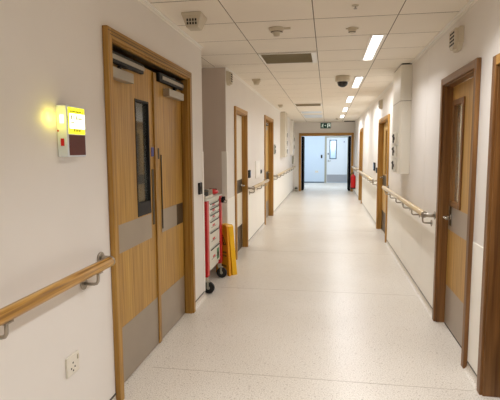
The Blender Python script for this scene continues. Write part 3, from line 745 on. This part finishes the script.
# arrow
e.prism([(-.105, 2.288), (-.105, 2.302), (-.075, 2.302), (-.075, 2.322), (-.045, 2.295), (-.075, 2.268), (-.075, 2.288)], 'y', y-.0012, y)
# doorway
q(-.01, .10, 2.345, 2.365); q(-.01, .02, 2.225, 2.345); q(.085, .10, 2.225, 2.345); q(.035, .085, 2.265, 2.33)
e.build('pictogram', M['exitwhite'], t)

t = thing('fire_extinguisher', 'red fire extinguisher with black hose by the end of the right wall', 'fire extinguisher', (.83, 15.2, .12))
ex, ey = .852, 15.6
MB().lathe([(0, 0), (.070, 0), (.080, .012), (.080, .36), (.070, .41), (.035, .45), (.022, .46), (.022, .48), (0, .48)], (ex, ey, .19)).build('cylinder_body', M['red'], t, )
MB().lathe([(.0, -.012), (.076, -.012), (.081, 0), (.081, .03), (.0, .03)], (ex, ey, .19)).build('foot_ring', M['black'], t)
MB().cyl((ex, ey, .67), (ex, ey, .71), .02).box(ex-.012, ex+.012, ey-.09, ey+.02, .705, .72, .003).box(ex-.012, ex+.012, ey-.085, ey, .732, .744, .003).build('valve_handle', M['black'], t)
MB().tube([(ex, ey, .695), (ex-.05, ey-.02, .70), (ex-.088, ey-.03, .66), (ex-.094, ey-.03, .56), (ex-.092, ey-.03, .36)], .010).build('hose', M['rubber'], t)
e = MB(); RS.box(e, .0005, .006, ey-.03, ey+.03, .26, .68, .002); e.build('wall_bracket', M['steel'], t)
t = thing('sensor_button', 'dark reader on the pale blue lobby wall left of the lobby door', 'switch', (-.24, 20.9, 1.1))
MB().box(-.275, -.205, 20.88, 20.8995, 1.09, 1.24, .004).build('housing', M['slot'], t)
MB().box(-.26, -.22, 20.876, 20.88, 1.15, 1.21, .001).build('push_button', M['rubber'], t)
t = thing('wall_socket', 'white power socket low on the lobby wall', 'socket', (-.45, 20.9, .45))
MB().box(-.52, -.38, 20.89, 20.8995, .45, .54, .003).build('face_plate', M['white'], t)
for x in (-.49, -.43): MB().box(x, x+.02, 20.887, 20.89, .50, .52).build('rocker_switch', M['greyframe'], t)
t = thing('bin_foot_pedal', 'grey floor stop at the foot of the left end wall corner', 'door stop', (-1.05, 16.45, 0))
MB().lathe([(0, 0), (.05, 0), (.05, .10), (.035, .16), (0, .165)], (-1.07, 16.48, .0005)).build('post', M['greyframe'], t)
MB().lathe([(.051, .09), (.054, .095), (.054, .12), (.049, .13)], (-1.07, 16.48, .0)).build('rubber_ring', M['rubber'], t)

# ------------------------------------------------------------------ medical trolley in the recess
FX = -1.205                                           # drawer front plane
TY0, TY1 = 4.50, 5.14
t = thing('medical_trolley', 'white drawer trolley with red corner posts and castors parked in the recess', 'trolley', (-1.47, 4.81, 0))
BX = -1.70
MB().box(BX, FX-.004, TY0+.035, TY1-.035, .18, .944, .004).build('carcass', M['drawer'], t)
zs = [.945, .905, .85, .785, .715, .60, .42, .215]
for i in range(len(zs)-1):
    zt, zb = zs[i]-.004, zs[i+1]+.004
    e = MB(); e.box(FX-.003, FX+.012, TY0+.064, TY1-.064, zb, zt, .004); dr = e.build('drawer', M['drawer'], t)
    if i:
        e = MB().box(FX+.012, FX+.022, TY0+.16, TY1-.10, zt-.012, zt-.004, .002); e.build('drawer_pull', M['slot'], dr)
        e = MB().box(FX+.012, FX+.0135, TY0+.26, TY0+.36, (zb+zt)/2-.010, (zb+zt)/2+.012); e.build('red_label', M['red'], dr)
        e = MB().box(FX+.0135, FX+.0140, TY0+.20, TY0+.42, (zb+zt)/2-.018, (zb+zt)/2-.014); e.build('label_text_line', M['slot'], dr)
    if i == len(zs)-2:
        e = MB().box(FX+.012, FX+.0135, TY1-.20, TY1-.10, zb+.03, zb+.15); e.build('green_sticker', M['green'], dr)
        e = MB().box(FX+.0135, FX+.014, TY1-.18, TY1-.12, zb+.06, zb+.11); e.build('sticker_symbol', M['slot'], dr)
for y in (TY0+.02, TY1-.02):
    for x in (FX, BX):
        b0, b1 = .042, .022
        e = MB().box(x-.03, x+.028, y-b0, y+b0, .165, .944, .01); e.build('corner_post', M['red'], t)
        sg = 1
        e = MB().box(x-.022, x+.016, y-.022, y+.022, .12, .165, .004); e.build('post_foot', M['cream'], t)
        cx, cy = x+.030*(1 if x == FX else -1), y-.045
        e = MB().cyl((cx, cy+.0, .06), (cx, cy+.034, .06), .06, seg=28, bev=.006); wh = e.build('castor_wheel', M['rubber'], t)
        e = MB().cyl((cx, cy-.006, .06), (cx, cy+.040, .06), .016).box(cx-.016, cx+.006, cy-.008, cy-.003, .05, .125, .003).box(cx-.022, cx+.012, cy+.037, cy+.042, .04, .125, .003).box(min(cx-.022, x-.01), max(cx+.012, x+.01), cy-.008, cy+.042, .118, .128, .003)
        e.build('castor_fork', M['greyframe'], wh)
MB().box(BX-.03, FX+.03, TY0-.025, TY1+.025, .945, .958, .004).box(BX-.03, BX-.015, TY0, TY1, .958, .99, .004).build('worktop', M['drawer'], t)
e = MB().tube([(FX-.02, TY1+.01, .90), (FX-.02, TY1+.05, .90), (FX-.02, TY1+.06, .905), (FX-.3, TY1+.06, .905)], .009); e.build('push_handle', M['black'], t)
e = MB().box(BX+.02, FX-.06, TY0+.06, TY1-.06, .165, .18); e.build('base_tray', M['brownbox'], t)
t = thing('supply_pouch', 'red pouch lying on the far end of the trolley top', 'pouch', (-1.248, 5.02, .959))
e = MB(); o_ = bmesh.new(); bmesh.ops.create_icosphere(o_, subdivisions=3, radius=1, matrix=Matrix.Translation((-1.248, 5.02, .994)) @ Matrix.Diagonal((.058, .095, .033, 1)))
for f in o_.faces: f.smooth = True
e.merge(o_); e.build('pouch_body', M['red'], t)
MB().box(-1.29, -1.205, 5.015, 5.025, 1.018, 1.030, .002).build('zip_strip', M['maroon'], t)
t = thing('equipment_tray', 'white plastic tray on the near end of the trolley top', 'tray', (-1.36, 4.68, .959))
MB().box(-1.50, -1.205, 4.55, 4.86, .960, .966, .002).box(-1.50, -1.49, 4.55, 4.86, .966, 1.06, .002).box(-1.215, -1.205, 4.55, 4.86, .966, .985, .002).box(-1.49, -1.215, 4.55, 4.56, .966, 1.0, .002).box(-1.49, -1.215, 4.85, 4.86, .966, 1.035, .002).build('tray_body', M['white'], t)
t = thing('suction_canister', 'dark grey round canister sitting in the white tray', 'canister', (-1.26, 4.74, .967))
MB().lathe([(0, 0), (.030, 0), (.034, .01), (.034, .065), (.026, .075), (0, .075)], (-1.262, 4.74, .9675)).build('canister_body', M['cap'], t)
MB().lathe([(.0345, .05), (.037, .052), (.037, .062), (.0345, .064)], (-1.262, 4.74, .9675)).build('canister_lid', M['grid'], t)
t = thing('wire_clip', 'black clip hanging on the far corner of the trolley', 'clip', (-1.2, 5.17, .9))
MB().box(-1.174, -1.145, 5.09, 5.125, .865, .92, .004).box(-1.17, -1.13, 5.10, 5.115, .89, .935, .003).build('clip_body', M['black'], t)
MB().tube([(-1.147, 5.107, .90), (-1.11, 5.107, .885), (-1.12, 5.107, .86), (-1.147, 5.107, .87)], .005).build('clip_hook', M['steel'], t)

# ------------------------------------------------------------------ folded yellow floor sign
sg = thing('wet_floor_sign', 'folded yellow wet floor sign standing on end beside the trolley', 'floor sign', (-1.165, 5.27, 0))
def sign_board(yo, mat, name, thick=.018, lean=0.):
    bm = bmesh.new()
    W0, W1, Z = .125, .080, .59
    pts = [(-W0, 0), (-W0+.03, 0), (-W0+.045, .03), (W0-.045, .03), (W0-.03, 0), (W0, 0), (W1, Z-.02), (W1-.02, Z), (-W1+.02, Z), (-W1, Z-.02)]
    A = [bm.verts.new((x, yo+lean*(Z-z), z)) for x, z in pts]; B = [bm.verts.new((x, yo+thick+lean*(Z-z), z)) for x, z in pts]
    bm.faces.new(A); bm.faces.new(B[::-1])
    for i in range(len(pts)):
        j = (i+1) % len(pts); bm.faces.new((A[i], B[i], B[j], A[j]))
    bmesh.ops.recalc_face_normals(bm, faces=bm.faces)
    me = bpy.data.meshes.new(name); bm.to_mesh(me); bm.free(); me.materials.append(mat)
    o = bpy.data.objects.new(name, me); C.objects.link(o); o.parent = sg; return o
f = sign_board(-.028, M['yellow_shaded'], 'front_panel', .030, lean=-.012)
r_ = sign_board(.0025, M['yellow'], 'rear_panel', .066, lean=.030)
def local_obj(mb, name, mat, par):
    o = mb.build(name, mat, None); o.parent = par; return o
e = MB().cyl((-.065, .006, .575), (.065, .006, .575), .012); local_obj(e, 'hinge', M['yellow'], sg)
ly = lambda z: -.028-.012*(.59-z)
e = MB()
# warning triangle with slipping figure and two dashed text bars, following the panel's lean
def tri(cx, cz, r, inner):
    for k in range(3):
        a0 = math.pi/2+k*2*math.pi/3; a1 = a0+2*math.pi/3
        P0 = (cx+r*math.cos(a0), cz+r*math.sin(a0)); P1 = (cx+r*math.cos(a1), cz+r*math.sin(a1)); Q0 = (cx+inner*math.cos(a0), cz+inner*math.sin(a0)); Q1 = (cx+inner*math.cos(a1), cz+inner*math.sin(a1))
        bm = bmesh.new(); vs = [bm.verts.new((p[0], ly(p[1])-.0015, p[1])) for p in (P0, P1, Q1, Q0)]; bm.faces.new(vs); e.merge(bm)
tri(0, .40, .085, .065)
for (a, b, c, d_) in ((-.012, .012, .425, .445), (-.022, .012, .385, .42), (-.03, -.01, .37, .385), (.005, .035, .372, .384)):
    bm = bmesh.new(); vs = [bm.verts.new((x, ly(z)-.0015, z)) for x, z in ((a, c), (b, c), (b, d_), (a, d_))]; bm.faces.new(vs); e.merge(bm)
for z in (.26, .22, .10):
    for k in range(5):
        x = -.075+k*.032
        bm = bmesh.new(); vs = [bm.verts.new((a, ly(c)-.0015, c)) for a, c in ((x, z), (x+.02, z), (x+.02, z+.02), (x, z+.02))]; bm.faces.new(vs); e.merge(bm)
local_obj(e, 'printed_graphic', M['slot'], f)
sg.rotation_euler = (0, 0, math.radians(-38))
sg.location = (-1.178, 5.26, 0)

# ------------------------------------------------------------------ lights & world
def area(name, loc, rot, sx, sy, power, col):
    l = bpy.data.lights.new(name, 'AREA'); l.shape = 'RECTANGLE'; l.size = sx; l.size_y = sy; l.energy = power; l.color = col
    o = bpy.data.objects.new(name, l); C.objects.link(o); o.location = loc; o.rotation_euler = rot; return o
def point(name, loc, power, col, r=.02):
    l = bpy.data.lights.new(name, 'POINT'); l.energy = power; l.color = col; l.shadow_soft_size = r
    o = bpy.data.objects.new(name, l); C.objects.link(o); o.location = loc; return o
for (x, y, sx, sy, mat, z) in LAMPS:
    if mat == 'coollamp': area('lobby_lamp', (x, y, z-.014), (0, 0, 0), sx, sy, 16, (.86, .93, 1.)); continue
    a_ = area('corridor_lamp', (x, y, z-.014), (0, 0, 0), sx, sy, (19 if mat != 'lamp' else 9.5 if y < 6 else 16.5 if y < 8 else 23), ((.985, .985, 1.) if y < 8 else (.95, .975, 1.))); a_.data.spread = math.radians(128 if y < 6 else 165)
point('strobe_glow', (XL+.018, 1.866, 1.595), .20, (1., .86, .06), .02)
area('back_room_fill', (.4, 22.0, 2.3), (math.radians(50), 0, 0), 1., 1., 40, (.85, .93, 1.))  # added fill without a fitting, brightens the lobby door pane
area('room_fill', (XR+WT+.6, 4.2, H-.1), (0, 0, 0), .5, .5, 45, (1, .95, .85))  # unseen fill added to brighten the room behind the right door glass

w = bpy.data.worlds.new('world'); bpy.context.scene.world = w; w.use_nodes = True
bg = w.node_tree.nodes['Background']; bg.inputs['Color'].default_value = (.9, .85, .78, 1); bg.inputs['Strength'].default_value = .05

# ------------------------------------------------------------------ camera
cam = bpy.data.cameras.new('camera'); co = bpy.data.objects.new('camera', cam); C.objects.link(co)
f_, vx, vy, roll = 465., 327.2, 150., .005
dv = Vector((vx-250, 200-vy, -f_)).normalized(); uv = Vector((0, -dv.z, dv.y)).normalized()
rv = dv.cross(uv); rv, uv = rv+roll*uv, uv-roll*rv; rv.normalize(); uv.normalize()
R = Matrix((rv, dv, uv))            # rows: world axes in camera space -> world = R @ cam
co.matrix_world = Matrix.Translation((0, 0, 1.45)) @ R.to_4x4()
cam.sensor_width = 36; cam.lens = 36*f_/500; cam.clip_start = .02
bpy.context.scene.camera = co
for o in bpy.data.objects:
    if '_o' in o.keys(): del o['_o']
sc = bpy.context.scene
sc.view_settings.view_transform = 'Standard'; sc.view_settings.look = 'None'; sc.view_settings.exposure = 0.
sc.cycles.max_bounces = 10; sc.cycles.diffuse_bounces = 6; sc.cycles.use_denoising = True
sc.cycles.sample_clamp_indirect = 6
